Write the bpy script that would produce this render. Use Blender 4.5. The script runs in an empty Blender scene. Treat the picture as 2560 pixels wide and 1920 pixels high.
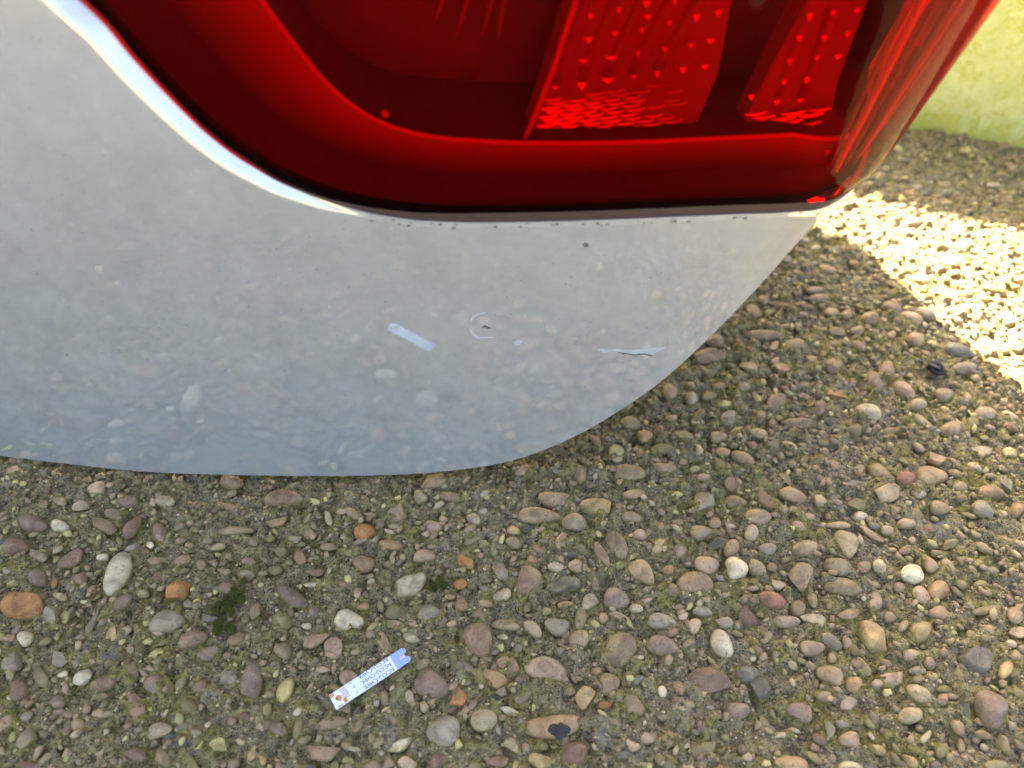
import bpy, math, random
import numpy as np
from mathutils import Vector, Matrix
from mathutils.geometry import delaunay_2d_cdt

sc = bpy.context.scene
R = math.radians
rnd = random.Random(7)
rng = np.random.default_rng(11)

# ------------------------------------------------------------------ camera, sky, sun, exposure
CAM_Z, PITCH, FPX = 0.257, R(48.0), 1849.0
cam_d = bpy.data.cameras.new('camera')
cam = bpy.data.objects.new('camera', cam_d)
sc.collection.objects.link(cam)
cam.location = (0, 0, CAM_Z)
cam.rotation_euler = (math.pi / 2 - PITCH, 0, 0)
cam_d.sensor_width = 36.0
cam_d.lens = 26.0
cam_d.clip_start = 0.005
cam_d.clip_end = 200.0
cam_d.dof.use_dof = True
cam_d.dof.focus_distance = 0.275
cam_d.dof.aperture_fstop = 8.0
sc.camera = cam

SUN_H = Vector((-0.384, 1.24, 1.0)).normalized()       # towards the sun
elev = math.asin(SUN_H.z)
azim = math.atan2(SUN_H.x, SUN_H.y)
world = bpy.data.worlds.new('World')
sc.world = world
world.use_nodes = True
wn = world.node_tree
wn.nodes.clear()
wo = wn.nodes.new('ShaderNodeOutputWorld')
wb = wn.nodes.new('ShaderNodeBackground')
ws = wn.nodes.new('ShaderNodeTexSky')
ws.sky_type = 'NISHITA'
ws.sun_disc = False
ws.sun_elevation = elev
ws.sun_rotation = azim % (2 * math.pi)
ws.air_density = 1.0
ws.dust_density = 6.5
ws.ozone_density = 0.4
wb.inputs['Strength'].default_value = 0.05
wn.links.new(ws.outputs[0], wb.inputs['Color'])
wn.links.new(wb.outputs[0], wo.inputs['Surface'])

sd = bpy.data.lights.new('sun', 'SUN')
sd.energy = 5.0
sd.angle = R(0.5)
sd.color = (1.0, 0.90, 0.74)
sun = bpy.data.objects.new('sun', sd)
sc.collection.objects.link(sun)
sun.rotation_euler = SUN_H.to_track_quat('Z', 'Y').to_euler()

sc.view_settings.view_transform = 'Standard'
sc.view_settings.look = 'None'
sc.view_settings.gamma = 1.0
sc.view_settings.use_curve_mapping = False
sc.view_settings.exposure = 4.1
sc.cycles.transparent_max_bounces = 24
sc.cycles.max_bounces = 10
sc.cycles.use_denoising = True

# ------------------------------------------------------------------ small helpers
COL = sc.collection


def mesh_obj(name, me, mat=None, parent=None, smooth=True):
    o = bpy.data.objects.new(name, me)
    COL.objects.link(o)
    if mat is not None:
        if isinstance(mat, (list, tuple)):
            for m_ in mat:
                me.materials.append(m_)
        else:
            me.materials.append(mat)
    if parent is not None:
        o.parent = parent
    if smooth:
        me.polygons.foreach_set('use_smooth', [True] * len(me.polygons))
    return o


def from_arrays(name, v, f):
    """fast mesh from vertex array and (n,3|4) face array"""
    me = bpy.data.meshes.new(name)
    v = np.asarray(v, dtype=np.float32)
    f = np.asarray(f, dtype=np.int32)
    k = f.shape[1]
    me.vertices.add(len(v))
    me.vertices.foreach_set('co', v.ravel())
    me.loops.add(f.size)
    me.loops.foreach_set('vertex_index', f.ravel())
    me.polygons.add(len(f))
    me.polygons.foreach_set('loop_start', np.arange(0, f.size, k, dtype=np.int32))
    me.update(calc_edges=True)
    me.validate()
    return me


def pydata(name, v, f):
    me = bpy.data.meshes.new(name)
    me.from_pydata([tuple(p) for p in v], [], [tuple(q) for q in f])
    me.update()
    return me


def tag(o, label=None, cat=None, group=None, kind=None):
    if label: o['label'] = label
    if cat: o['category'] = cat
    if group: o['group'] = group
    if kind: o['kind'] = kind
    return o


def empty(name, loc=(0, 0, 0)):
    o = bpy.data.objects.new(name, None)
    COL.objects.link(o)
    o.location = loc
    o.empty_display_size = 0.02
    return o


class NT:
    """tiny node helper"""
    def __init__(self, name):
        self.m = bpy.data.materials.new(name)
        self.m.use_nodes = True
        self.t = self.m.node_tree
        self.t.nodes.clear()
        self.out = self.t.nodes.new('ShaderNodeOutputMaterial')

    def n(self, typ, **kw):
        nd = self.t.nodes.new(typ)
        for k, v in kw.items():
            setattr(nd, k, v)
        return nd

    def l(self, a, b):
        self.t.links.new(a, b)

    def noise(self, scale, detail=3.0, rough=0.55, vec=None, dist=0.0):
        nd = self.n('ShaderNodeTexNoise')
        nd.inputs['Scale'].default_value = scale
        nd.inputs['Detail'].default_value = detail
        nd.inputs['Roughness'].default_value = rough
        nd.inputs['Distortion'].default_value = dist
        if vec is not None:
            self.l(vec, nd.inputs['Vector'])
        return nd.outputs['Fac']

    def ramp(self, fac, stops, interp='LINEAR'):
        nd = self.n('ShaderNodeValToRGB')
        cr = nd.color_ramp
        cr.interpolation = interp
        while len(cr.elements) < len(stops):
            cr.elements.new(0.5)
        for e, (p, c) in zip(cr.elements, stops):
            e.position = p
            e.color = (c, c, c, 1) if isinstance(c, (int, float)) else (*c, 1)
        self.l(fac, nd.inputs['Fac'])
        return nd.outputs['Color']

    def mix(self, fac, a, b, blend='MIX'):
        nd = self.n('ShaderNodeMix', data_type='RGBA', blend_type=blend)
        for s, v in ((nd.inputs[0], fac), (nd.inputs[6], a), (nd.inputs[7], b)):
            if isinstance(v, (int, float)):
                s.default_value = v
            elif isinstance(v, tuple):
                s.default_value = (*v, 1)
            else:
                self.l(v, s)
        return nd.outputs[2]

    def math(self, op, a, b=None, c=None, clamp=False):
        nd = self.n('ShaderNodeMath', operation=op, use_clamp=clamp)
        for i, v in enumerate((a, b, c)):
            if v is None: continue
            if isinstance(v, (int, float)):
                nd.inputs[i].default_value = v
            else:
                self.l(v, nd.inputs[i])
        return nd.outputs[0]

    def bump(self, h, strength, dist, normal=None):
        nd = self.n('ShaderNodeBump')
        nd.inputs['Strength'].default_value = strength
        nd.inputs['Distance'].default_value = dist
        self.l(h, nd.inputs['Height'])
        if normal is not None:
            self.l(normal, nd.inputs['Normal'])
        return nd.outputs['Normal']

    def principled(self, color=None, rough=0.5, metallic=0.0, spec=0.5, normal=None, coat=0.0, coat_rough=0.03, coat_ior=1.5):
        p = self.n('ShaderNodeBsdfPrincipled')
        for key, v in (('Base Color', color), ('Roughness', rough), ('Metallic', metallic), ('Specular IOR Level', spec),
                       ('Coat Weight', coat), ('Coat Roughness', coat_rough), ('Coat IOR', coat_ior)):
            if v is None: continue
            if isinstance(v, (int, float)):
                p.inputs[key].default_value = v
            elif isinstance(v, tuple):
                p.inputs[key].default_value = (*v, 1)
            else:
                self.l(v, p.inputs[key])
        if normal is not None:
            self.l(normal, p.inputs['Normal'])
        self.l(p.outputs[0], self.out.inputs['Surface'])
        return p

    @property
    def pos(self):
        return self.n('ShaderNodeNewGeometry').outputs['Position']

    @property
    def objc(self):
        return self.n('ShaderNodeTexCoord').outputs['Object']


def plain(name, color, rough=0.5, metallic=0.0, spec=0.5, var=0.15, scale=300.0, bump=0.0):
    m = NT(name)
    f = m.noise(scale, 4, 0.6, m.objc)
    dark = tuple(c * (1 - var) for c in color)
    lite = tuple(min(1, c * (1 + var)) for c in color)
    c = m.mix(f, dark, lite)
    nrm = m.bump(f, bump, 0.0003) if bump else None
    m.principled(c, rough, metallic, spec, nrm)
    return m.m


# ------------------------------------------------------------------ camera maths
cP, sP = math.cos(PITCH), math.sin(PITCH)


def ray(px, py):
    u = (px - 1280.0) / FPX
    v = (960.0 - py) / FPX
    return np.array([u, cP + v * sP, -sP + v * cP])


def ground_at(px, py, z=0.0):
    r = ray(px, py)
    t = (CAM_Z - z) / -r[2]
    return np.array([r[0] * t, r[1] * t])


def project(P):
    P = np.asarray(P, float)
    x, y, z = P[..., 0], P[..., 1], P[..., 2] - CAM_Z
    d = y * cP - z * sP
    up = y * sP + z * cP
    return np.stack([1280 + FPX * x / d, 960 - FPX * up / d], -1)


# ------------------------------------------------------------------ numpy noise
def vnoise(x, y, scale, seed):
    """smooth value noise 0..1"""
    g = np.random.default_rng(seed)
    L = g.random((512, 512))
    X, Y = x / scale + 1000.37, y / scale + 1000.71
    xi, yi = np.floor(X).astype(int), np.floor(Y).astype(int)
    fx, fy = X - xi, Y - yi
    fx = fx * fx * (3 - 2 * fx)
    fy = fy * fy * (3 - 2 * fy)
    a = L[xi % 512, yi % 512]; b = L[(xi + 1) % 512, yi % 512]
    c = L[xi % 512, (yi + 1) % 512]; d = L[(xi + 1) % 512, (yi + 1) % 512]
    return (a * (1 - fx) + b * fx) * (1 - fy) + (c * (1 - fx) + d * fx) * fy


# ------------------------------------------------------------------ stones: catalogue read off the photograph
PAL = {
    't': (.42, .30, .175), 'b': (.31, .205, .125), 'o': (.42, .25, .115), 'O': (.42, .20, .06), 'Y': (.54, .39, .17),
    'y': (.50, .41, .26), 'c': (.52, .43, .31), 'w': (.53, .47, .36), 'W': (.70, .62, .48), 'g': (.31, .285, .235),
    'm': (.27, .19, .155), 'p': (.47, .33, .235), 'r': (.36, .15, .10), 'R': (.23, .125, .09), 'u': (.18, .11, .095),
    's': (.19, .185, .16), 'd': (.09, .09, .088), 'K': (.02, .02, .022), 'k': (.30, .235, .13),
}
# x, y, length, width, angle, colour, r(ound)/a(ngular)
C5 = """75,50,100,55,20,t,r;520,145,95,65,25,p,r;885,215,105,60,0,c,r;685,215,105,55,5,m,r;1515,200,205,75,5,b,r;1235,110,110,70,0,b,r
1215,235,170,45,-5,o,a;435,235,105,50,15,c,a;210,225,110,50,-10,b,a;315,210,70,55,-20,b,a;605,280,100,55,-10,m,a;160,335,180,90,-10,u,r
315,345,95,70,-5,w,r;555,350,140,75,-20,b,a;705,350,130,65,50,R,r;850,380,100,75,-80,m,r;70,455,140,90,10,R,r;195,500,110,65,-20,m,a
370,525,150,75,30,R,a;545,515,70,50,10,W,a;635,600,240,120,60,w,r;185,620,110,100,-60,m,r;840,530,120,45,10,b,a;970,530,100,50,15,b,r
1160,455,90,40,10,c,a;1270,370,180,40,5,t,r;1330,535,80,40,0,m,r;1610,515,70,60,-40,o,a;1490,320,120,45,15,o,a;1650,385,110,60,-25,t,a
1770,455,90,40,0,b,a;1880,280,140,60,-15,t,r;1765,305,80,45,-60,c,a;120,770,240,150,10,O,a;265,840,100,90,50,g,a;940,705,170,110,35,O,a
1245,690,165,60,-15,R,r;1565,730,170,85,-35,u,r;650,765,130,60,35,u,r;885,870,190,115,20,g,r;1875,850,150,110,0,w,r;600,950,140,75,80,Y,a
125,955,90,80,45,w,r;490,870,150,40,60,g,a;1035,960,160,80,20,b,r;1110,1030,120,75,25,m,r;1275,960,110,70,30,t,a;1680,965,170,70,30,p,a
1790,1000,110,100,-80,p,r;1120,650,70,60,30,s,a;1115,840,110,60,5,s,a;50,1070,130,120,30,g,a;85,1235,120,95,60,R,r;440,1170,120,90,40,w,a
545,1195,150,80,30,b,r;700,1110,110,75,-60,R,r;840,1200,140,110,-20,m,r;1225,1155,100,85,30,g,r;1350,1190,200,110,75,m,r;1075,1215,90,80,30,b,r
725,1330,160,110,-60,R,a;300,1295,90,70,20,m,r;405,1415,95,70,-10,t,r;130,1375,80,45,30,g,r;1490,1440,110,80,-20,m,r;1300,1370,75,60,0,R,r
1780,1405,165,70,10,b,r;1370,1580,130,120,-60,Y,a;1735,1565,180,95,0,b,a;720,1580,110,70,-10,m,r;1515,1020,90,90,0,k,r;1195,590,80,40,0,t,r
1690,815,70,60,0,m,r;560,1455,70,40,30,W,a;870,1600,110,80,-50,k,r;140,1640,130,50,0,R,r;1700,660,140,25,0,w,a;330,1145,60,40,20,W,a
1650,885,60,35,0,w,r;760,705,70,50,0,k,r;1010,770,60,45,0,g,r;415,635,90,60,10,R,r;285,650,60,35,70,O,a;800,448,40,40,0,W,a"""
C6 = """1275,200,185,85,-5,t,r;1180,290,230,80,-5,k,r;1370,330,125,90,-10,c,r;1500,245,190,95,-10,Y,a;620,110,150,75,15,t,r;540,190,75,60,-20,y,r
705,185,125,50,-3,b,r;605,355,95,80,0,p,r;825,310,75,60,-20,c,r;240,385,115,90,15,O,r;370,445,125,55,-15,o,r;410,270,150,110,40,k,a
1040,370,70,50,-20,Y,r;1115,360,70,45,-20,d,r;740,343,60,35,0,y,r;1050,440,100,70,-10,k,a;1300,430,90,70,80,t,r;1185,470,80,50,-10,o,a
1260,570,100,60,0,c,a;1140,530,60,45,0,o,r;1375,560,80,70,-30,t,r;785,540,110,85,-30,O,a;555,512,115,65,5,p,r;235,555,110,85,15,b,r
970,595,100,70,-45,m,a;1120,630,150,130,70,b,r;1320,670,185,95,10,s,a;470,660,200,130,30,w,a;750,660,75,60,0,O,a;1460,755,100,90,60,y,a
1590,740,135,110,-15,m,r;1740,600,160,95,-45,t,r;1880,580,65,60,0,o,r;1700,790,80,50,-10,c,r;1525,500,160,65,-60,b,a;1610,440,160,100,-60,k,r
1830,460,110,85,10,t,r;1725,400,80,65,-10,p,r;1680,295,110,60,-15,t,r;1700,175,110,50,8,t,r;1655,60,170,90,-10,k,r;1860,30,120,50,-8,t,r
1105,45,100,55,15,t,r;1405,60,90,85,-60,k,r;1330,50,55,50,0,o,r;765,770,75,70,-60,o,r;700,730,60,35,0,Y,r;890,765,90,40,-10,t,r
1325,770,80,45,0,Y,a;1410,840,130,70,80,k,r;1525,840,60,60,0,t,r;1630,850,150,50,-30,y,a;1285,885,130,90,-10,g,r;1145,895,110,65,-35,y,r
1000,880,150,60,-10,k,r;845,950,175,150,-60,b,r;1835,860,150,85,-10,g,r;1400,960,110,100,-10,t,r;1610,1000,190,180,0,k,r;1840,990,160,110,-15,m,r
1020,1095,130,85,-35,b,r;1220,1125,220,130,-15,p,r;490,950,90,55,-20,c,r;345,970,120,75,-50,t,a;600,1195,180,150,-20,m,r;150,1165,100,90,20,p,r
930,1175,240,95,-15,o,a;740,1270,110,100,60,O,a;480,1260,100,60,-60,c,a;550,1090,90,60,20,y,a;765,1095,120,60,-20,k,r;955,1275,90,50,-10,K,a
890,1390,135,125,0,y,r;1255,1420,310,130,5,o,r;675,1450,180,160,30,g,r;1430,1270,130,110,70,Y,a;1530,1310,85,45,-5,O,r;1020,1345,130,45,-10,w,a
1560,1190,120,110,0,k,r;1715,1180,75,50,30,s,r;1845,1240,65,55,-60,W,r;1685,1320,150,130,-30,k,a;1585,1410,90,70,-30,k,r;1765,1490,100,70,0,p,r
1880,1475,70,45,-10,o,r;1690,1540,80,60,-10,y,r;1635,1580,85,60,0,s,r;1380,1590,190,150,-20,R,a;1185,1610,130,100,0,Y,a;1040,1530,100,80,-30,y,a
435,1520,160,70,30,W,a;455,1625,120,90,0,c,a;270,1640,110,60,20,b,r;960,1620,110,60,0,R,r;185,1550,80,30,-10,w,a;1750,1640,110,40,0,g,r
395,1395,80,60,-20,k,a;1490,1130,60,45,0,o,r;1775,1075,60,30,-10,R,r;270,645,50,35,20,W,a;980,945,60,35,-10,y,a;1155,1040,35,22,0,W,a"""
C7 = """205,220,120,100,-10,g,a;385,215,115,60,-5,k,r;565,205,180,75,-40,R,a;690,175,140,70,-15,t,r;840,210,110,60,-50,y,a;1025,120,165,35,-3,s,a
1195,170,140,95,-10,t,a;1305,90,105,75,-15,r,r;1445,80,165,100,-5,t,r;1165,50,130,70,-35,t,r;925,25,80,60,-30,t,r;1380,165,80,60,-20,g,a
1600,130,90,55,-5,k,r;1770,165,145,70,-15,o,r;1855,110,110,80,-40,g,a;1910,260,80,75,-10,o,r;1720,255,120,70,-30,g,r;1495,250,110,60,-20,t,r
1250,260,80,50,-10,b,a;1310,335,100,50,-10,p,r;1060,295,90,55,-15,w,a;785,295,65,40,-10,p,r;515,295,140,80,-15,t,r;275,330,70,60,-20,t,r
205,380,120,70,0,k,r;725,345,80,60,-20,p,r;940,340,135,35,0,t,r;1120,385,150,40,-35,t,a;370,460,90,80,30,b,r;480,385,80,80,-40,c,r
775,465,130,90,0,t,r;990,445,150,110,-60,y,r;835,385,50,50,0,Y,a;560,470,100,55,-10,g,r;235,550,130,95,-20,p,r;390,580,125,105,-30,W,r
585,570,55,45,-20,b,r;175,650,190,130,-15,b,r;745,610,150,130,-70,t,a;975,675,190,95,-15,k,r;945,560,150,90,-20,k,r;1170,565,90,60,-50,c,r
1080,565,80,60,-10,p,r;1350,605,125,95,-15,W,r;1435,550,100,60,-45,t,r;1535,570,100,70,-45,k,r;1275,675,65,55,-20,p,r;1490,690,110,105,-50,o,r
1395,725,120,75,-50,p,r;1490,810,100,75,-20,b,r;590,750,140,90,-20,r,r;455,830,130,70,-50,R,r;325,860,100,75,-20,g,a;205,805,110,50,-10,g,r
825,860,150,75,-10,w,a;1000,820,110,65,10,b,a;900,960,130,65,-30,g,r;990,975,80,50,-70,p,r;800,1000,130,85,-5,p,r;1130,950,210,130,-45,Y,a
1395,905,115,110,0,Y,r;1340,1045,110,60,-10,c,r;310,985,150,110,-60,W,r;170,885,75,75,-60,p,r;1740,795,150,55,10,k,a;1900,830,100,80,-40,p,r
1695,1060,200,150,-20,s,a;1855,1115,100,75,80,Y,r;1875,980,70,40,-20,w,r;245,1190,230,150,-5,R,a;450,1145,120,100,-10,s,r;525,1225,140,110,-45,s,a
905,1155,150,95,-30,t,r;1025,1205,85,85,0,o,r;1220,1180,190,90,20,p,a;1380,1255,140,80,-35,y,r;1510,1285,70,65,0,b,r;1780,1335,220,150,-50,m,r
400,1335,140,90,-15,m,r;745,1350,150,95,-25,m,r;1330,1370,130,90,-5,t,r;1005,1310,90,85,0,g,a;875,1265,90,60,-20,b,r;250,1440,120,75,-5,m,a
1005,1505,115,95,-20,p,r;895,1430,120,60,-75,g,a;970,1415,90,50,-30,g,a;1595,1435,95,60,-45,b,r;1415,1490,80,45,50,w,r;1120,1475,55,30,-60,W,a
635,1475,120,25,0,W,a;840,1495,90,50,-30,R,r;1155,1550,100,55,-20,Y,a;825,1595,110,50,-35,Y,a;225,1545,200,75,5,k,a;690,1640,180,110,-15,o,r
1020,1645,130,60,-10,c,r;1330,1610,110,60,-50,Y,a;1510,1555,90,75,-10,k,a;430,1555,70,50,-40,R,r;1810,1640,130,60,0,y,r;85,1225,80,60,-60,b,a
1380,1130,100,50,-10,g,r;1080,1100,120,50,-50,k,a;690,1090,80,45,-40,y,a;485,1060,40,35,0,W,r;150,1405,30,25,0,W,r;480,685,70,30,0,c,r"""
C4 = """1400,295,65,35,0,s,r;1045,565,75,45,-25,t,r;1085,510,45,35,-20,t,r;1100,615,60,35,-20,c,r;1080,660,150,40,-5,b,r;875,690,80,45,0,b,r
860,755,130,60,5,b,a;1220,710,100,50,-5,t,r;1030,800,75,40,-15,c,a;1185,810,110,50,-15,t,a;1300,770,70,35,-15,p,r;1640,545,95,45,-15,m,r
1735,595,100,45,-20,p,r;1555,590,75,45,-15,b,r;1385,565,60,30,-5,t,r;1450,570,50,35,0,t,r;1400,800,90,60,-10,b,a;1625,810,70,70,0,b,r
1930,730,135,45,-12,s,r;1790,570,90,40,-25,g,r;1955,805,90,45,-5,g,r;1500,640,60,35,5,p,r;1310,465,80,30,0,m,r;1330,500,80,35,5,m,r
1570,870,110,65,-45,b,r;1690,900,100,55,-30,p,r;1425,920,120,35,-5,O,a;1545,1000,115,65,-15,w,r;1320,975,80,55,-10,b,r;1150,950,100,65,10,b,a
1080,1010,50,50,-50,b,r;895,880,60,30,0,b,r;780,935,55,50,0,g,r;685,900,65,55,-40,t,r;855,920,60,30,5,k,r;1005,885,55,35,0,g,r
1870,920,80,50,-10,m,r;1970,935,60,40,-50,t,r;2055,1000,85,50,-20,c,r;1755,960,80,45,-10,y,r;1910,1070,110,65,-5,b,r;1240,1040,120,50,-5,k,r
1145,775,50,30,10,p,r;1350,745,50,30,20,o,r;1395,710,75,40,-10,b,r;1750,685,80,45,-15,t,r;690,1020,50,25,0,t,r;575,1100,65,50,0,o,r
1065,1085,80,35,-15,y,r;840,1085,30,25,0,K,r;1605,25,0,0,0,s,r;1600,55,90,22,-12,s,r;1720,48,70,22,-5,b,r;1880,48,55,25,0,s,r
1755,25,50,20,-5,g,r"""

for k_ in PAL:
    r_, g_, b_ = PAL[k_]
    l_ = .3 * r_ + .6 * g_ + .1 * b_
    PAL[k_] = tuple(max(.008, (l_ + (c - l_) * .88) * w) for c, w in ((r_, 1.0), (g_, .89), (b_, .67)))
    if k_ not in 'wWKsdO': PAL[k_] = tuple(.72 * c + .28 * t_ for c, t_ in zip(PAL[k_], (.31, .225, .135)))

stones = []   # dict x,y,a,b,ang,col,kind


def add_px(crop, scale, ox, oy):
    for item in crop.replace('\n', ';').split(';'):
        x, y, L, W, A, c, k = item.strip().split(',')
        L, W = float(L), float(W)
        if L < 1: continue
        px, py = ox + float(x) / scale, oy + float(y) / scale
        L, W = L / scale, W / scale
        a = R(float(A))
        g0 = ground_at(px, py, 0.0015)
        e = 2.0
        J = np.stack([(ground_at(px + e, py, .0015) - ground_at(px - e, py, .0015)) / (2 * e),
                      (ground_at(px, py + e, .0015) - ground_at(px, py - e, .0015)) / (2 * e)], 1)
        ax1 = np.array([math.cos(a), -math.sin(a)]) * L / 2
        ax2 = np.array([math.sin(a), math.cos(a)]) * W / 2
        M = J @ np.stack([ax1, ax2], 1)
        U, S, Vt = np.linalg.svd(M)
        sa, sb = S
        sb = max(sb * 1.0, sa * 0.24)
        stones.append(dict(x=g0[0], y=g0[1], a=sa * 1.06, b=sb, ang=math.atan2(U[1, 0], U[0, 0]), col=PAL[c], kind=k, code=c, h=1))


add_px(C5, 2.154, 0, 1150)
add_px(C6, 2.154, 800, 1150)
add_px(C7, 2.154, 1660, 1150)
add_px(C4, 1.728, 1280, 450)
n_hand = len(stones)

# fill the rest of the surface
X0, X1, Y0, Y1 = -0.30, 0.44, -0.16, 0.56
CELL = 0.001
occ = np.zeros((int((X1 - X0) / CELL) + 1, int((Y1 - Y0) / CELL) + 1), bool)


def ell_patch(s, pad):
    r = s['a'] + pad
    i0, i1 = int((s['x'] - r - X0) / CELL), int((s['x'] + r - X0) / CELL) + 2
    j0, j1 = int((s['y'] - r - Y0) / CELL), int((s['y'] + r - Y0) / CELL) + 2
    i0, j0 = max(i0, 0), max(j0, 0)
    i1, j1 = min(i1, occ.shape[0]), min(j1, occ.shape[1])
    if i1 <= i0 or j1 <= j0: return None
    gx, gy = np.meshgrid(X0 + np.arange(i0, i1) * CELL - s['x'], Y0 + np.arange(j0, j1) * CELL - s['y'], indexing='ij')
    c, q = math.cos(s['ang']), math.sin(s['ang'])
    u = (gx * c + gy * q) / (s['a'] + pad)
    v = (-gx * q + gy * c) / (s['b'] + pad)
    return (slice(i0, i1), slice(j0, j1)), (u * u + v * v) < 1


def mark(s, pad=0.0):
    p = ell_patch(s, pad)
    if p is not None:
        occ[p[0]] |= p[1]


def free(s, pad):
    p = ell_patch(s, pad)
    return p is not None and not (occ[p[0]] & p[1]).any()


for s in stones: mark(s)
PAL['q'] = (.32, .235, .125); PAL['x'] = (.21, .165, .065); PAL['z'] = (.48, .39, .15)
codes = 'ttttbbbbppmgkkkkkkqqqqqqqxxxxzzzzcyoRsd'
for (lo, hi, tries, pad) in ((.0042, .0060, 1000, .0012), (.0028, .0042, 5500, .0009), (.0018, .0028, 9000, .0006), (.0012, .0018, 9000, .0004)):
    for _ in range(tries):
        a = rnd.uniform(lo, hi)
        s = dict(x=rnd.uniform(X0, X1), y=rnd.uniform(Y0, Y1), a=a, b=a * rnd.uniform(.42, .85), ang=rnd.uniform(0, math.pi) if rnd.random() < .4 else rnd.gauss(0, .5),
                 kind='a' if rnd.random() < .55 else 'r', h=0, code=rnd.choice(codes))
        s['col'] = PAL[s['code']]
        if s['x'] < .06 and .160 < s['y'] < .186 and s['a'] > .0016: continue
        if free(s, pad):
            mark(s)
            stones.append(s)

# sparser cover further out, beyond the frame
inner_box = (X0, X1, Y0, Y1)
for _ in range(5200):
    x_, y_ = rnd.uniform(-.75, .80), rnd.uniform(-.55, .56)
    if X0 < x_ < X1 and Y0 < y_ < Y1: continue
    a = rnd.uniform(.0022, .0062)
    c_ = rnd.choice(codes)
    stones.append(dict(x=x_, y=y_, a=a, b=a * rnd.uniform(.45, .85), ang=rnd.uniform(0, math.pi), kind='a' if rnd.random() < .5 else 'r', h=0, code=c_, col=PAL[c_], far=1))

# ------------------------------------------------------------------ ground sheet with relief
def axis(lo, hi, step, far):
    core = np.arange(lo, hi + step / 2, step)
    left, right = [], []
    d, p = step * 1.6, lo
    while p > -far:
        p -= d; d *= 1.09; left.append(p)
    d, p = step * 1.6, hi
    while p < far:
        p += d; d *= 1.09; right.append(p)
    return np.array(left[::-1] + list(core) + right)


GX = axis(-0.27, 0.40, 0.0010, 60.0)
GY = axis(-0.10, 0.50, 0.0010, 60.0)
gx, gy = np.meshgrid(GX, GY, indexing='ij')


def ground_height(x, y):
    h = (vnoise(x, y, .030, 1) - .5) * .0018
    h += (vnoise(x, y, .009, 2) - .5) * .0024
    h += (vnoise(x, y, .0042, 3) - .5) * .0034
    h += (vnoise(x, y, .0023, 4) - .5) * .0030
    h += (vnoise(x, y, .0013, 5) - .5) * .0018
    return h


gh = ground_height(gx, gy)
dist = np.full(gx.shape, 1.0)
for s in stones:
    if s.get('far'): continue
    pad = .006
    r = s['a'] + pad
    i0, i1 = np.searchsorted(GX, s['x'] - r), np.searchsorted(GX, s['x'] + r)
    j0, j1 = np.searchsorted(GY, s['y'] - r), np.searchsorted(GY, s['y'] + r)
    if i1 <= i0 or j1 <= j0: continue
    X, Y = gx[i0:i1, j0:j1] - s['x'], gy[i0:i1, j0:j1] - s['y']
    c, q = math.cos(s['ang']), math.sin(s['ang'])
    u, v = X * c + Y * q, -X * q + Y * c
    rho = np.sqrt((u / s['a']) ** 2 + (v / s['b']) ** 2) + 1e-6
    d = np.sqrt(u * u + v * v) * (1 - 1 / rho)
    dist[i0:i1, j0:j1] = np.minimum(dist[i0:i1, j0:j1], d)
fil = np.exp(-np.clip(dist, 0, 1) / .0014)
gh += fil * .0004 - .0007
far_flat = np.clip((np.maximum(np.abs(gx - .06), np.abs(gy - .2)) - .5) / 2, 0, 1)
gh *= (1 - far_flat)
nx, ny = gx.shape
idx = np.arange(nx * ny).reshape(nx, ny)
quads = np.stack([idx[:-1, :-1], idx[1:, :-1], idx[1:, 1:], idx[:-1, 1:]], -1).reshape(-1, 4)
gme = from_arrays('ground', np.stack([gx, gy, gh], -1).reshape(-1, 3), quads)
at = gme.attributes.new('edge', 'FLOAT', 'POINT')
at.data.foreach_set('value', fil.astype(np.float32).ravel())

g = NT('mossy_concrete')
pos = g.pos
n1 = g.noise(18, 5, .6, pos)
n2 = g.noise(75, 5, .65, pos)
n3 = g.noise(420, 4, .7, pos)
n4 = g.noise(1500, 3, .7, pos)
cem = g.mix(g.ramp(n3, [(.36, 0.0), (.64, 1.0)]), (.070, .048, .022), (.50, .375, .19))
cem = g.mix(g.ramp(n4, [(.45, 0.0), (.72, 1.0)]), cem, (.56, .47, .31))
cem = g.mix(g.ramp(n4, [(.30, .8), (.44, 0.0)]), cem, (.05, .04, .03))
moss = g.mix(g.ramp(n3, [(.36, 0.0), (.64, 1.0)]), (.060, .046, .014), (.45, .355, .10))
moss = g.mix(g.ramp(n4, [(.45, 0.0), (.8, .8)]), moss, (.50, .43, .14))
edge = g.n('ShaderNodeAttribute', attribute_name='edge').outputs['Fac']
mf = g.math('ADD', g.math('MULTIPLY', n2, 1.35), g.math('MULTIPLY', edge, .30))
mf = g.math('ADD', mf, g.math('MULTIPLY', n1, .75))
mf = g.ramp(mf, [(.0, 0.0), (1.0, .0)]) if 0 else g.math('MULTIPLY', g.math('SUBTRACT', mf, .97), 2.2, clamp=True)
sep = g.n('ShaderNodeSeparateXYZ'); g.l(pos, sep.inputs[0])
col = g.mix(mf, cem, moss)
# chalky pale patches of bare cement
pale = g.ramp(g.noise(42, 6, .7, pos, .6), [(.585, 0.0), (.70, .7)])
col = g.mix(pale, col, (.36, .35, .31))
nrm = g.bump(g.math('ADD', g.math('MULTIPLY', n3, 1.0), g.math('MULTIPLY', n4, .6)), 1.0, .0028)
g.principled(col, .93, 0, .25, nrm)
ground = mesh_obj('ground', gme, g.m)
tag(ground, 'exposed pebble aggregate concrete with olive moss between the stones', kind='structure')


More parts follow.
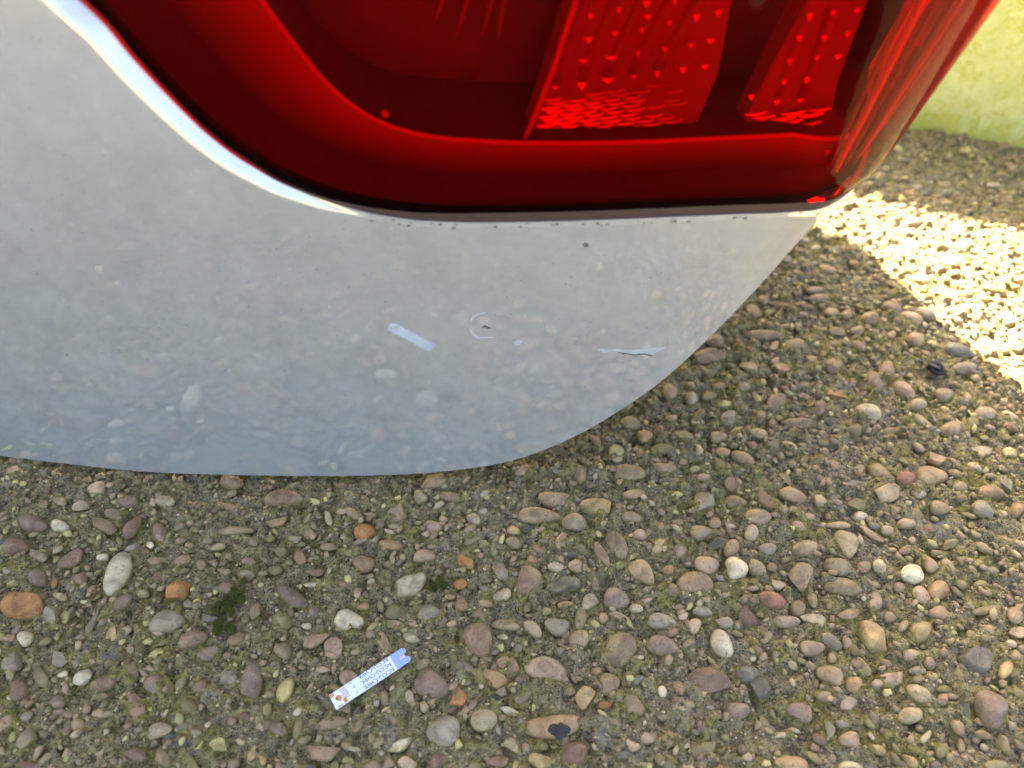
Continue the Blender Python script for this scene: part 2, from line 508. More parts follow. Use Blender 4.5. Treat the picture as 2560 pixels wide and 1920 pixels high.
# ------------------------------------------------------------------ pebbles
def stone_material(name, attr):
    m = NT(name)
    if attr:
        base = m.n('ShaderNodeVertexColor', layer_name='tint').outputs['Color']
        v = m.pos
    else:
        oi = m.n('ShaderNodeObjectInfo')
        base = oi.outputs['Color']
        va = m.n('ShaderNodeVectorMath', operation='ADD')
        m.l(m.pos, va.inputs[0]); m.l(oi.outputs['Location'], va.inputs[1])
        v = va.outputs[0]
    a = m.noise(140, 5, .62, v, .8)
    b = m.noise(900, 3, .65, v)
    c = m.noise(2600, 2, .6, v)
    col = m.mix(m.ramp(a, [(.36, 0.0), (.66, 1.0)]), m.mix(1.0, base, (.60, .57, .55), 'MULTIPLY'), m.mix(1.0, base, (1.22, 1.20, 1.16), 'MULTIPLY'))
    col = m.mix(m.ramp(b, [(.56, 0.0), (.68, .75)]), col, m.mix(1.0, base, (.42, .36, .30), 'MULTIPLY'))
    col = m.mix(m.ramp(c, [(.64, 0.0), (.72, .5)]), col, (.62, .53, .38))
    s = m.n('ShaderNodeSeparateXYZ'); m.l(m.pos, s.inputs[0])
    # moss creeps up the foot of the stone
    z = m.math('ADD', s.outputs['Z'], m.math('MULTIPLY', m.math('SUBTRACT', m.noise(260, 4, .7, m.pos), .5), .0040))
    mz = m.math('MULTIPLY', m.math('SUBTRACT', .00095, z), 700, clamp=True)
    mossc = m.mix(b, (.11, .09, .03), (.34, .28, .11))
    col = m.mix(m.math('MULTIPLY', mz, .85), col, mossc)
    nrm = m.bump(m.math('ADD', m.math('MULTIPLY', b, .7), m.math('MULTIPLY', a, 1.2)), .55, .0005)
    m.principled(col, m.math('ADD', .52, m.math('MULTIPLY', mz, .4)), 0, .28, nrm)
    return m.m


M_STONE = stone_material('pebble_stone', False)
M_STONE_B = stone_material('pebble_stone_bed', True)


def ico(level):
    import bmesh
    bm = bmesh.new()
    bmesh.ops.create_icosphere(bm, subdivisions=level, radius=1.0)
    v = np.array([p.co[:] for p in bm.verts])
    f = np.array([[p.index for p in q.verts] for q in bm.faces])
    bm.free()
    return v, f


def n3(v, f, seed):
    q = np.random.default_rng(seed)
    o = np.zeros(len(v))
    for _ in range(6):
        d = q.normal(size=3); d /= np.linalg.norm(d)
        o += np.sin(v @ d * f + q.random() * 6.28)
    return o / 6


def round_shape(v, seed):
    q = np.random.default_rng(seed)
    th = np.arctan2(v[:, 1], v[:, 0])
    r = 1 + .09 * np.cos(2 * th + q.random() * 6) * q.random() + .13 * np.cos(th * 3 + q.random() * 6) * q.random() + .10 * np.cos(th + q.random() * 6)
    w = v.copy()
    w[:, :2] *= r[:, None]
    # slightly super-elliptic, flat-topped
    w[:, 2] = np.sign(w[:, 2]) * np.abs(w[:, 2]) ** q.uniform(.72, 1.0)
    w *= (1 + .05 * n3(v, 3.2, seed + 1) + .022 * n3(v, 8, seed + 2))[:, None]
    return w


def angular_shape(v, seed, n=9):
    q = np.random.default_rng(seed)
    w = v * (1 + .16 * n3(v, 2.6, seed))[:, None]
    for k in range(n):
        d = q.normal(size=3)
        if k < 5: d[2] *= .35
        if k == 5: d = np.array([q.normal() * .25, q.normal() * .25, 1.0])
        d /= np.linalg.norm(d)
        lim = q.uniform(.50, .80)
        e = w @ d - lim
        w = w - np.clip(e, 0, None)[:, None] * d * .97
    m = np.abs(w[:, :2]).max(0)
    w[:, :2] /= m * .95
    w *= (1 + .025 * n3(v, 11, seed + 3))[:, None]
    return w


V4, F4 = ico(4)
V3, F3 = ico(3)
V2, F2 = ico(2)
V1, F1 = ico(1)
ROUND, ANG = [], []
for i in range(16):
    me = from_arrays('pebble_round', round_shape(V4, 100 + i), F4)
    me.materials.append(M_STONE)
    me.polygons.foreach_set('use_smooth', [True] * len(me.polygons))
    ROUND.append(me)
for i in range(16):
    me = from_arrays('pebble_angular', angular_shape(V4, 300 + i), F4)
    me.materials.append(M_STONE)
    ANG.append(me)


def vis_size(s):
    """rough size on the picture, zero when hidden behind the car or outside the frame"""
    p = project((s['x'], s['y'], 0))
    if not (-30 < p[0] < 2590 and -30 < p[1] < 1950): return 0
    if s['y'] > .19 and s['x'] < .17 and s['y'] > .19 + max(0, (s['x'])) * 1.2: return 0
    dd = math.sqrt(s['x'] ** 2 + s['y'] ** 2 + CAM_Z ** 2)
    return s['a'] * s['b'] ** 1 / dd ** 2


def stone_place(s, q):
    h = min(s['b'] * q.uniform(.75, 1.05), .0066)
    z = -h * q.uniform(.04, .30) + .0001
    if s['h'] == 0: z = -h * q.uniform(.10, .42)
    if s['code'] in 'kqxz': z -= .0005
    tilt = (q.gauss(0, .10), q.gauss(0, .10))
    v = q.uniform(.88, 1.14)
    w = q.uniform(-.03, .03)
    col = [min(1, max(.01, s['col'][0] * v * (1 + w))), min(1, s['col'][1] * v), min(1, max(.01, s['col'][2] * v * (1 - w)))]
    return h, z, tilt, col


order = sorted(range(len(stones)), key=lambda i: -vis_size(stones[i]))
singles = set(order[:298])
q = random.Random(5)
bv, bf, bc = [], [], []
off = 0
for i, s in enumerate(stones):
    h, z, tilt, col = stone_place(s, q)
    if i in singles:
        me = (ROUND if s['kind'] == 'r' else ANG)[q.randrange(16)]
        o = bpy.data.objects.new('pebble', me)
        COL.objects.link(o)
        o.parent = ground
        o.location = (s['x'], s['y'], z)
        o.rotation_euler = (tilt[0], tilt[1], s['ang'] + (math.pi if q.random() < .5 else 0))
        o.scale = (s['a'], s['b'], h)
        o.color = (*col, 1)
    else:
        d = math.hypot(s['x'], s['y'])
        vv, ff = (V3, F3) if (s['a'] > .0034 and vis_size(s) > 0) else ((V2, F2) if not s.get('far') and (vis_size(s) > 0 or s['y'] < .19) else (V1, F1))
        w = round_shape(vv, i) if s['kind'] == 'r' else angular_shape(vv, i, 7)
        w = w * np.array([s['a'], s['b'], h])
        w = w @ np.array(Matrix.Rotation(tilt[0], 3, 'X')).T @ np.array(Matrix.Rotation(s['ang'], 3, 'Z')).T
        w += np.array([s['x'], s['y'], z])
        bv.append(w); bf.append(ff + off); off += len(w)
        bc.append(np.tile([*col, 1.0], (len(w), 1)))


def joined(name, bv, bf, bc, mat, smooth=True):
    me = from_arrays(name, np.concatenate(bv), np.concatenate(bf))
    ca = me.color_attributes.new('tint', 'FLOAT_COLOR', 'POINT')
    ca.data.foreach_set('color', np.concatenate(bc).astype(np.float32).ravel())
    return mesh_obj(name, me, mat, ground, smooth)


o = joined('small_pebbles', bv, bf, bc, M_STONE_B)
o['kind'] = 'stuff'

# grit: chips of one to three millimetres everywhere between the pebbles
def grit_set(NG, r0, r1, pw, V, F, codes_, vmin=.7, vmax=1.15):
    x = rng.uniform(-.24, .40, NG); y = rng.uniform(-.06, .50, NG)
    hid = (y > .215) & (x < .12 + (y - .25) * .2)            # under the car
    ok = ~occ[((x - X0) / CELL).astype(int), ((y - Y0) / CELL).astype(int)] & ~hid
    x, y = x[ok], y[ok]
    NG = len(x)
    r_ = r0 + (r1 - r0) * rng.random(NG) ** pw
    base = np.array([PAL[c] for c in codes_])
    c_ = base[rng.integers(0, len(codes_), NG)] * rng.uniform(vmin, vmax, (NG, 1))
    sh = V[None] * rng.uniform(.55, 1.25, (NG, len(V), 1)) * r_[:, None, None] * np.stack([rng.uniform(.8, 1.7, NG), rng.uniform(.7, 1.1, NG), rng.uniform(.6, 1.0, NG)], -1)[:, None]
    aa = rng.uniform(0, 6.28, NG)
    ca_, sa_ = np.cos(aa)[:, None], np.sin(aa)[:, None]
    X = sh[..., 0] * ca_ - sh[..., 1] * sa_ + x[:, None]
    Y = sh[..., 0] * sa_ + sh[..., 1] * ca_ + y[:, None]
    Z = sh[..., 2] + ground_height(x, y)[:, None] - .0006 + r_[:, None] * .35
    v = np.stack([X, Y, Z], -1).reshape(-1, 3)
    f = (F[None] + (np.arange(NG) * len(V))[:, None, None]).reshape(-1, 3)
    return v, f, np.repeat(np.concatenate([np.clip(c_, 0, 1), np.ones((NG, 1))], 1), len(V), 0)


VO = np.array([(1, 0, 0), (-1, 0, 0), (0, 1, 0), (0, -1, 0), (0, 0, 1), (0, 0, -1.0)])
FO = np.array([(0, 2, 4), (2, 1, 4), (1, 3, 4), (3, 0, 4), (2, 0, 5), (1, 2, 5), (3, 1, 5), (0, 3, 5)])
g1 = grit_set(27000, .0006, .0019, 1.7, V1, F1, list('ttbbkkkkgtcytpmbzqqqzxxqz'), .6, 1.2)
g2 = grit_set(80000, .00026, .00075, 1.4, VO, FO, list(list('qqqqxxzzttkkbybdyyc')), .55, 1.45)
g2 = (g2[0], g2[1] + len(g1[0]), g2[2])
gm = NT('grit_stone')
gm.principled(gm.n('ShaderNodeVertexColor', layer_name='tint').outputs['Color'], .7, 0, .35)
o = joined('grit', [g1[0], g2[0]], [g1[1], g2[1]], [g1[2], g2[2]], gm.m, smooth=False)
o['kind'] = 'stuff'

# ------------------------------------------------------------------ low wall behind
m = NT('algae_painted_wall')
a = m.noise(26, 6, .7, m.pos, .5); b = m.noise(120, 6, .75, m.pos, 1.2); c = m.noise(900, 3, .7, m.pos)
col = m.mix(m.ramp(a, [(.35, 0.0), (.7, 1.0)]), (.56, .60, .21), (.70, .73, .33))
s = m.n('ShaderNodeSeparateXYZ'); m.l(m.pos, s.inputs[0])
foot = m.math('MULTIPLY', m.math('SUBTRACT', .022, s.outputs['Z']), 6, clamp=True)
lich = m.ramp(m.math('ADD', b, foot), [(.50, 0.0), (.62, .95)])
col = m.mix(lich, col, m.mix(c, (.38, .39, .06), (.70, .66, .12)))
m.principled(col, .8, 0, .3, m.bump(m.math('ADD', b, m.math('MULTIPLY', c, .3)), .8, .002))
M_WALL = m.m
P0 = ground_at(2290, 322); P1 = ground_at(2560, 372)
wd = (P1 - P0) / np.linalg.norm(P1 - P0)
wn_ = np.array([-wd[1], wd[0]])           # away from the camera
WH, WT = 0.102, 0.11
prof = [(0, -.02), (0, WH - .006), (.0018, WH - .0018), (.006, WH), (WT - .006, WH), (WT - .0018, WH - .0018), (WT, WH - .006), (WT, -.02)]
v, f = [], []
S = np.linspace(-2.2, 1.6, 300)
for t in S:
    wob = .0008 * math.sin(t * 37) + .0006 * math.sin(t * 91)
    for (d, z) in prof:
        p = P0 + wd * t + wn_ * (d + wob)
        v.append((p[0], p[1], z))
k = len(prof)
for i in range(len(S) - 1):
    for j in range(k - 1):
        f.append((i * k + j, (i + 1) * k + j, (i + 1) * k + j + 1, i * k + j + 1))
f.append(tuple(range(k))); f.append(tuple(reversed(range((len(S) - 1) * k, len(S) * k))))
wall = mesh_obj('low_wall', pydata('low_wall', v, f), M_WALL, smooth=False)
tag(wall, 'low pale green wall dotted with yellow lichen at the top right corner', 'wall')

# ------------------------------------------------------------------ car skin
PLAN = np.array([(-1.55, .470), (-1.10, .375), (-.70, .305), (-.50, .252), (-.35, .213), (-.2167, .1869), (-.155, .1790), (-.10, .1765), (-.03, .1762), (.02, .1775), (.055, .1788), (.078, .1826),
                 (.094, .1902), (.1045, .2040), (.1115, .2245), (.1185, .250), (.128, .29), (.145, .35), (.158, .41), (.161, .437), (.156, .462), (.135, .478), (.08, .486), (-.1, .49), (-1.0, .495), (-1.55, .50)])



def catmull(P, n=24):
    out = []
    Q = np.vstack([2 * P[0] - P[1], P, 2 * P[-1] - P[-2]])
    for i in range(1, len(Q) - 2):
        p0, p1, p2, p3 = Q[i - 1:i + 3]
        for t in np.linspace(0, 1, n, endpoint=False):
            out.append(.5 * ((2 * p1) + (-p0 + p2) * t + (2 * p0 - 5 * p1 + 4 * p2 - p3) * t * t + (-p0 + 3 * p1 - 3 * p2 + p3) * t ** 3))
    out.append(P[-1])
    return np.array(out)


def smoothed(c, it=60):
    for _ in range(it):
        c[1:-1] = (c[:-2] + 2 * c[1:-1] + c[2:]) / 4
    return c


pc = catmull(PLAN)
d = np.concatenate([[0], np.cumsum(np.linalg.norm(np.diff(pc, axis=0), axis=1))])
SS = np.linspace(0, d[-1], 3400)
PX = np.interp(SS, d, pc[:, 0]); PY = np.interp(SS, d, pc[:, 1])
PXY = smoothed(np.stack([PX, PY], 1), 220)
PX, PY = PXY[:, 0], PXY[:, 1]
TX, TY = np.gradient(PX), np.gradient(PY)
tl = np.hypot(TX, TY); TX, TY = TX / tl, TY / tl
NX, NY = TY, -TX        # outward (towards the camera on the rear face)


def sstep(a, b, x):
    t = np.clip((x - a) / (b - a), 0, 1)
    return t * t * (3 - 2 * t)


def s_of_x(x):          # arc length on the rear face for a given x
    k = np.argmax(PY[:1300] > 10) or 0
    m_ = PY < .30
    i = np.where((PX[:1200] > x))[0]
    return SS[i[0]] if len(i) else SS[-1]


S_CORNER = SS[int(np.argmax((PX > .10)))]
print('SC', S_CORNER, SS[1] - SS[0])


def skin(s, z, off=0.0):
    s = np.asarray(s, float); z = np.asarray(z, float)
    x, y = np.interp(s, SS, PX), np.interp(s, SS, PY)
    nx_, ny_ = np.interp(s, SS, NX), np.interp(s, SS, NY)
    w = sstep(S_CORNER - .05, S_CORNER + .03, s)
    zt = np.clip(z - .115, 0, None)
    bf_ = -.45 * np.minimum(zt, .10) ** 2 - .09 * np.clip(zt - .10, 0, None)
    bs_ = .27 * np.clip(z - .10, -.03, .09) - .25 * np.clip(z - .20, 0, None)
    deep = np.minimum(off + .012, 0)          # deeper than 12 mm: straight back into the car
    bs_ = bs_ * (1 - .65 * sstep(S_CORNER + .06, S_CORNER + .2, s))
    b = bf_ * (1 - w) + bs_ * w + off - deep
    return np.stack([x + nx_ * b + .30 * deep, y + ny_ * b - .95 * deep, z + 0 * b], -1)


gs, gz_ = np.meshgrid(np.linspace(S_CORNER - .48, S_CORNER + .14, 420), np.linspace(-.05, .40, 220), indexing='ij')


def inv(px, py, off=0.0):
    """pixel -> (s, z) on the skin at the given offset"""
    key = round(off, 5)
    if key not in inv.c:
        P = skin(gs, gz_, off)
        e = 1e-4
        n = np.cross(skin(gs + e, gz_, off) - P, skin(gs, gz_ + e, off) - P)
        n = n / np.linalg.norm(n, axis=-1, keepdims=True)
        vw = P - np.array([0, 0, CAM_Z])
        facing = np.sum(n * vw, -1) < 0
        inv.c[key] = (project(P), facing)
    pr, facing = inv.c[key]
    d2 = (pr[..., 0] - px) ** 2 + (pr[..., 1] - py) ** 2 + np.where(facing, 0, 1e5)
    i = np.unravel_index(np.argmin(d2), d2.shape)
    s, z = gs[i], gz_[i]
    for _ in range(8):
        e = 1e-5
        p = project(skin(s, z, off)); r = np.array([px, py]) - p
        J = np.stack([(project(skin(s + e, z, off)) - p) / e, (project(skin(s, z + e, off)) - p) / e], 1)
        if abs(np.linalg.det(J)) < 1: break
        st = np.linalg.solve(J, r)
        st = np.clip(st, -.01, .01)
        s, z = s + st[0], z + st[1]
    return float(s), float(z)


inv.c = {}


def resample(P, step, closed=False):
    P = np.asarray(P, float)
    if closed: P = np.vstack([P, P[0]])
    d = np.concatenate([[0], np.cumsum(np.linalg.norm(np.diff(P, axis=0), axis=1))])
    n = max(3, int(d[-1] / step))
    t = np.linspace(0, d[-1], n + 1)
    if closed: t = t[:-1]
    return np.stack([np.interp(t, d, P[:, 0]), np.interp(t, d, P[:, 1])], 1)


def inside(P, poly):
    x, y = P[:, 0], P[:, 1]
    r = np.zeros(len(P), bool)
    a = poly; b = np.roll(poly, -1, 0)
    for (x1, y1), (x2, y2) in zip(a, b):
        if y1 == y2: continue
        c = ((y1 > y) != (y2 > y)) & (x < (x2 - x1) * (y - y1) / (y2 - y1) + x1)
        r ^= c
    return r


def dist_poly(P, poly, closed=True):
    a = poly; b = np.roll(poly, -1, 0)
    if not closed: a, b = a[:-1], b[:-1]
    best = np.full(len(P), 9.0)
    for p1, p2 in zip(a, b):
        e = p2 - p1
        L = e @ e
        if L < 1e-16: continue
        t = np.clip(((P - p1) @ e) / L, 0, 1)
        dd = np.linalg.norm(P - (p1 + t[:, None] * e), axis=1)
        best = np.minimum(best, dd)
    return best


def region_mesh(name, outer, holes, step, offf, rings=(), mat=None, parent=None, thick=None):
    """triangulated patch of the skin bounded by outer, minus holes; offf(P)->offset"""
    pts, edges = [], []
    for poly in [outer] + holes:
        i0 = len(pts)
        pts += [tuple(p) for p in poly]
        edges += [(i0 + i, i0 + (i + 1) % len(poly)) for i in range(len(poly))]
    lo, hi = outer.min(0), outer.max(0)
    g1, g2 = np.meshgrid(np.arange(lo[0], hi[0], step), np.arange(lo[1], hi[1], step), indexing='ij')
    g1 = g1 + (np.arange(g1.shape[1]) % 2)[None] * step / 2
    G = np.stack([g1.ravel(), g2.ravel()], 1)
    ii_, jj_ = np.meshgrid(np.arange(g1.shape[0]), np.arange(g1.shape[1]), indexing='ij')
    far_ = (G[:, 0] < S_CORNER - .42) | (G[:, 0] > S_CORNER + .22) | (G[:, 1] > .34)
    G = G[~far_ | ((ii_.ravel() % 6 == 0) & (jj_.ravel() % 6 == 0))]
    extra = []
    for (poly, ds) in rings:
        nrm_ = np.roll(poly, -1, 0) - np.roll(poly, 1, 0)
        nrm_ = np.stack([nrm_[:, 1], -nrm_[:, 0]], 1) / np.linalg.norm(nrm_, axis=1, keepdims=True)
        for dd in ds:
            extra.append(poly + nrm_ * dd)
            extra.append(poly - nrm_ * dd)
    Q = [G]
    keep = inside(G, outer)
    for h in holes: keep &= ~inside(G, h)
    G = G[keep]
    dmin = dist_poly(G, outer)
    for h in holes: dmin = np.minimum(dmin, dist_poly(G, h))
    rmax = 0
    if extra:
        rmax = max(max(ds) for _, ds in rings)
    dr = np.full(len(G), 9.0)
    for (poly, ds) in rings: dr = np.minimum(dr, dist_poly(G, poly))
    G = G[(dmin > step * .4) & (dr > rmax * 1.05)]
    allp = [G]
    if extra:
        E = np.vstack(extra)
        keep = inside(E, outer)
        for h in holes: keep &= ~inside(E, h)
        E = E[keep]
        de = dist_poly(E, outer)
        for h in holes: de = np.minimum(de, dist_poly(E, h))
        allp.append(E[de > .0003])
    pts += [tuple(p) for p in np.vstack(allp)]
    vc, ve, fc, *_ = delaunay_2d_cdt([Vector(p) for p in pts], edges, [], 0, 1e-7)
    V = np.array([c[:] for c in vc]); F = np.array([list(t) for t in fc if len(t) == 3])
    cen = V[F].mean(1)
    keep = inside(cen, outer)
    for h in holes: keep &= ~inside(cen, h)
    F = F[keep]
    used = np.unique(F)
    rm = -np.ones(len(V), int); rm[used] = np.arange(len(used))
    V, F = V[used], rm[F]
    P3 = skin(V[:, 0], V[:, 1], offf(V))
    me = from_arrays(name, P3, F)
    # consistent outward winding
    o = mesh_obj(name, me, mat, parent)
    c0 = P3[F[:, 0]]; nn = np.cross(P3[F[:, 1]] - c0, P3[F[:, 2]] - c0)
    ref = np.stack([np.interp(V[F[:, 0], 0], SS, NX), np.interp(V[F[:, 0], 0], SS, NY)], 1)
    if np.sum(np.sum(nn[:, :2] * ref, 1)) < 0: me.flip_normals()
    if thick:
        mo = o.modifiers.new('solid', 'SOLIDIFY'); mo.thickness = thick; mo.offset = -1
        es = o.modifiers.new('crisp_edges', 'EDGE_SPLIT'); es.split_angle = R(50)
    return o


# ---- materials of the car
m = NT('pearl_silver_paint')
big = m.noise(9, 3, .5, m.pos); film = m.noise(60, 5, .6, m.pos, .4); spk = m.noise(1400, 2, .5, m.pos); sp2 = m.noise(330, 2, .5, m.pos)
col = m.mix(film, (.415, .432, .415), (.50, .515, .495))
col = m.mix(m.ramp(spk, [(.715, 0.0), (.735, .7)]), col, (.10, .10, .09))
col = m.mix(m.ramp(sp2, [(.70, 0.0), (.76, .35)]), col, (.70, .69, .66))
dif = m.n('ShaderNodeBsdfPrincipled')
m.l(col, dif.inputs['Base Color'])
dif.inputs['Roughness'].default_value = .50
dif.inputs['Metallic'].default_value = .15
dif.inputs['Specular IOR Level'].default_value = .3
glo = m.n('ShaderNodeBsdfGlossy')
glo.inputs['Roughness'].default_value = .022
glo.inputs['Color'].default_value = (.95, .97, 1, 1)
fr = m.n('ShaderNodeFresnel'); fr.inputs['IOR'].default_value = 1.8
dust = m.math('SUBTRACT', 1.0, m.math('MULTIPLY', m.ramp(film, [(.35, 0.0), (.75, 1.0)]), .30))
fac = m.math('MULTIPLY', m.math('ADD', fr.outputs[0], .23), dust, clamp=True)
mx = m.n('ShaderNodeMixShader')
m.l(fac, mx.inputs[0]); m.l(dif.outputs[0], mx.inputs[1]); m.l(glo.outputs[0], mx.inputs[2])
m.l(mx.outputs[0], m.out.inputs['Surface'])
M_PAINT = m.m

m = NT('red_lens')
tr = m.n('ShaderNodeBsdfTransparent'); tr.inputs['Color'].default_value = (.80, .0035, .0025, 1)
gl = m.n('ShaderNodeBsdfGlossy'); gl.inputs['Roughness'].default_value = .02
fr = m.n('ShaderNodeFresnel'); fr.inputs['IOR'].default_value = 1.22
dirt = m.ramp(m.noise(220, 6, .75, m.pos, .5), [(.62, 0.0), (.85, .05)])
mx = m.n('ShaderNodeMixShader')
m.l(m.math('MULTIPLY', fr.outputs[0], .6), mx.inputs[0]); m.l(tr.outputs[0], mx.inputs[1]); m.l(gl.outputs[0], mx.inputs[2])
df = m.n('ShaderNodeBsdfDiffuse'); df.inputs['Color'].default_value = (.30, .20, .17, 1)
mx2 = m.n('ShaderNodeMixShader')
m.l(dirt, mx2.inputs[0]); m.l(mx.outputs[0], mx2.inputs[1]); m.l(df.outputs[0], mx2.inputs[2])
m.l(mx2.outputs[0], m.out.inputs['Surface'])
M_LENS = m.m
M_HOUSE = plain('lamp_housing_plastic', (.15, .10, .10), .5, 0, .5)
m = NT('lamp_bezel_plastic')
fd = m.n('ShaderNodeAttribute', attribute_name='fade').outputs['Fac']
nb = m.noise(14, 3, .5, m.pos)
m.principled(m.mix(m.math('POWER', fd, 1.3), (.06, .045, .05), m.mix(nb, (.36, .31, .31), (.58, .53, .53))), .45, 0, .5)  # shading painted into the bezel colour, dark outer edge to lighter inner rim
M_BEZEL = m.m
M_BEZEL_D = plain('lamp_flange_plastic', (.035, .028, .03), .5, 0, .5, .45, 260)
M_CHROME = plain('reflector_chrome', (.93, .91, .91), .28, .85, .5, .05)
M_REFL = plain('reflector_satin', (.34, .32, .32), .45, .1, .5, .1)
M_LINE = plain('lamp_rim_white', (.86, .84, .84), .3, 0, .5, .03)
M_RUBBER = plain('black_rubber_seal', (.03, .028, .026), .7, 0, .4, .4, 400, .5)
M_UNDER = plain('car_underside_black', (.03, .03, .03), .8)

# ---- outlines in skin space
LENS_PX = [(191, 0), (255, 58), (324, 145), (405, 231), (492, 318), (579, 388), (694, 457), (810, 503), (926, 532), (1042, 549), (1157, 554), (1280, 553),
           (1400, 551), (1511, 547), (1630, 542), (1743, 537), (1860, 532), (1974, 527), (2040, 523)]
lens_b = np.array([inv(px, py, -.0012) for px, py in LENS_PX])
sR, zR = lens_b[-1]
sL, zL = lens_b[0]
top = .285
lens_poly = np.vstack([
    np.array([(sL - .035, top), (sL - .030, top - .03), (sL - .016, zL + .022)]),
    lens_b,
    np.array([(sR + .02, zR + .0005), (sR + .05, zR + .002), (sR + .075, zR + .006), (sR + .085, zR + .014), (sR + .088, zR + .03), (sR + .088, top - .01), (sR + .08, top)]),
])
lens_poly = resample(lens_poly, .0022, True)
for _ in range(2):
    lens_poly = (np.roll(lens_poly, 1, 0) + 2 * lens_poly + np.roll(lens_poly, -1, 0)) / 4


def shrink(poly, d):
    t = np.roll(poly, -1, 0) - np.roll(poly, 1, 0)
    n = np.stack([t[:, 1], -t[:, 0]], 1) / np.linalg.norm(t, axis=1, keepdims=True)
    area = np.sum(poly[:, 0] * np.roll(poly[:, 1], -1) - poly[:, 1] * np.roll(poly[:, 0], -1))
    return poly - n * d * (1 if area > 0 else -1)


BOT_PX = [(0, 1140), (150, 1157), (347, 1178), (579, 1187), (810, 1190), (984, 1187), (1157, 1174), (1290, 1151), (1357, 1126), (1453, 1085), (1530, 1038), (1620, 980),
          (1736, 880), (1852, 764), (1968, 637), (2040, 545)]
bot = catmull(np.array([inv(px, py, 0) for px, py in BOT_PX]), 6)
s_end = SS[-1] - .02
outer = np.vstack([
    [(0.01, bot[0, 1] + .004), ((bot[0, 0] + .01) / 2, bot[0, 1] + .001)],
    bot,
    [(bot[-1, 0] + .02, bot[-1, 1] + .001), (bot[-1, 0] + .10, .100), (S_CORNER + .30, .100), (s_end, .10)],
    [(s_end, 1.32), (.01, 1.32)],
])
print('BOT', np.round(bot, 4).tolist()); print('LENS', np.round(lens_b, 4).tolist())
outer = resample(outer, .002, True)
keep_c = outer.copy()
for _ in range(30):
    outer = (np.roll(outer, 1, 0) + 2 * outer + np.roll(outer, -1, 0)) / 4

car = empty('car', (0, .3, 0))
tag(car, 'silver white rear corner of a car with a large red tail light', 'car')


def keep_world(o):
    o.matrix_parent_inverse = Matrix.Translation((0, -.3, 0))
    return o


roll_s = lens_b[7, 0]          # left of here the panel rolls in deep around the lamp


def body_off(P):
    dl = np.where(inside(P, lens_poly), 0, dist_poly(P, lens_poly))
    left = 1 - sstep(roll_s - .045, roll_s + .02, P[:, 0])
    wdt = .0014 + .0036 * left
    dep = .0002 + .0030 * left
    t = np.clip(1 - dl / wdt, 0, 1)
    return -dep * (np.sqrt(t * t + .01) - .1) / .905


body = region_mesh('body_panel', outer, [shrink(lens_poly, .0003)], .006, body_off, [(lens_poly, (.0005, .001, .0015, .0022, .003, .004, .005, .0062, .0075, .009, .0105, .012, .0135, .015))], M_PAINT, car, .0022)
keep_world(body)
# closing roof and underside so that the shell is a body, not a sheet
def cap(name, z, inset, mat):
    sv = np.linspace(.012, s_end, 300)
    P = skin(sv, np.full(len(sv), z), -inset)
    v = [tuple(p) for p in P] + [(P[0][0], .49, z)]
    return keep_world(mesh_obj(name, pydata(name, v, [tuple(range(len(v)))]), mat, car, False))


cap('deck', 1.318, .003, M_PAINT)
cap('underside', .106, .008, M_UNDER)

# ---- tail light
tail = empty('tail_light', (0, 0, 0)); tail.parent = car
tail.matrix_parent_inverse = Matrix.Translation((0, -.3, 0))


def lens_off(P):
    d_ = dist_poly(P, lo_)
    low = sstep(roll_s - .012, roll_s + .03, P[:, 0])
    t = np.clip(1 - d_ / (.0105 + .002 * low), 0, 1)
    fade = 1 - sstep(S_CORNER - .02, S_CORNER + .03, P[:, 0])
    return .0026 + .0004 * low * fade - (.0038 + .0002 * low * fade) * t * t


lo_ = shrink(lens_poly, .0003)
lens = region_mesh('lens', lo_, [], .004, lens_off, [(lo_, (.0004, .0009, .0015, .0022, .003, .004, .005, .0062, .0075, .009, .0105))], M_LENS, tail)


def strip_between(name, A, offA, B, offB, mat, parent, n=4, closed=True, fade=False):
    v, f = [], []
    N = len(A)
    for k in range(n + 1):
        t = k / n
        P = A * (1 - t) + B * t
        v += [tuple(p) for p in skin(P[:, 0], P[:, 1], offA * (1 - t) + offB * t)]
    for k in range(n):
        for i in range(N if closed else N - 1):
            j = (i + 1) % N
            f.append((k * N + i, k * N + j, (k + 1) * N + j, (k + 1) * N + i))
    me = pydata(name, v, f)
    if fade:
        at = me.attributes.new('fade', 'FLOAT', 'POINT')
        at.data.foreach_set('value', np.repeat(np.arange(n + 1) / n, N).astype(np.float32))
    return mesh_obj(name, me, mat, parent)


# seal between panel and lens
strip_between('seal', shrink(lens_poly, .0001), -.0058, shrink(lens_poly, .0052), -.0050, M_RUBBER, tail, 2)

INNER_PX = [(655, 0), (700, 62), (750, 128), (805, 195), (862, 250), (925, 292), (985, 318), (1052, 336), (1130, 347), (1280, 355), (1420, 357), (1540, 355), (1700, 349), (1840, 342), (1980, 335), (2147, 330)]
DI = -.010
inn_b = np.array([inv(px, py, DI) for px, py in INNER_PX])
si, zi = inn_b[0]; sj, zj = inn_b[-1]
inner = np.vstack([[(si - .02, top - .02), (si - .016, zi + .03)], inn_b, [(sj + .012, zj + .002), (sj + .035, zj + .004), (sj + .04, zj + .02), (sj + .04, top - .02)]])
inner = resample(inner, .002, True)


def match(A, B):
    """resample B so that it runs alongside A (nearest by normalised arc)"""
    out = []
    for p in A:
        d_ = np.linalg.norm(B - p, axis=1)
        out.append(B[np.argmin(d_)])
    out = np.array(out)
    for _ in range(6):
        out = (np.roll(out, 1, 0) + 2 * out + np.roll(out, -1, 0)) / 4
    return out


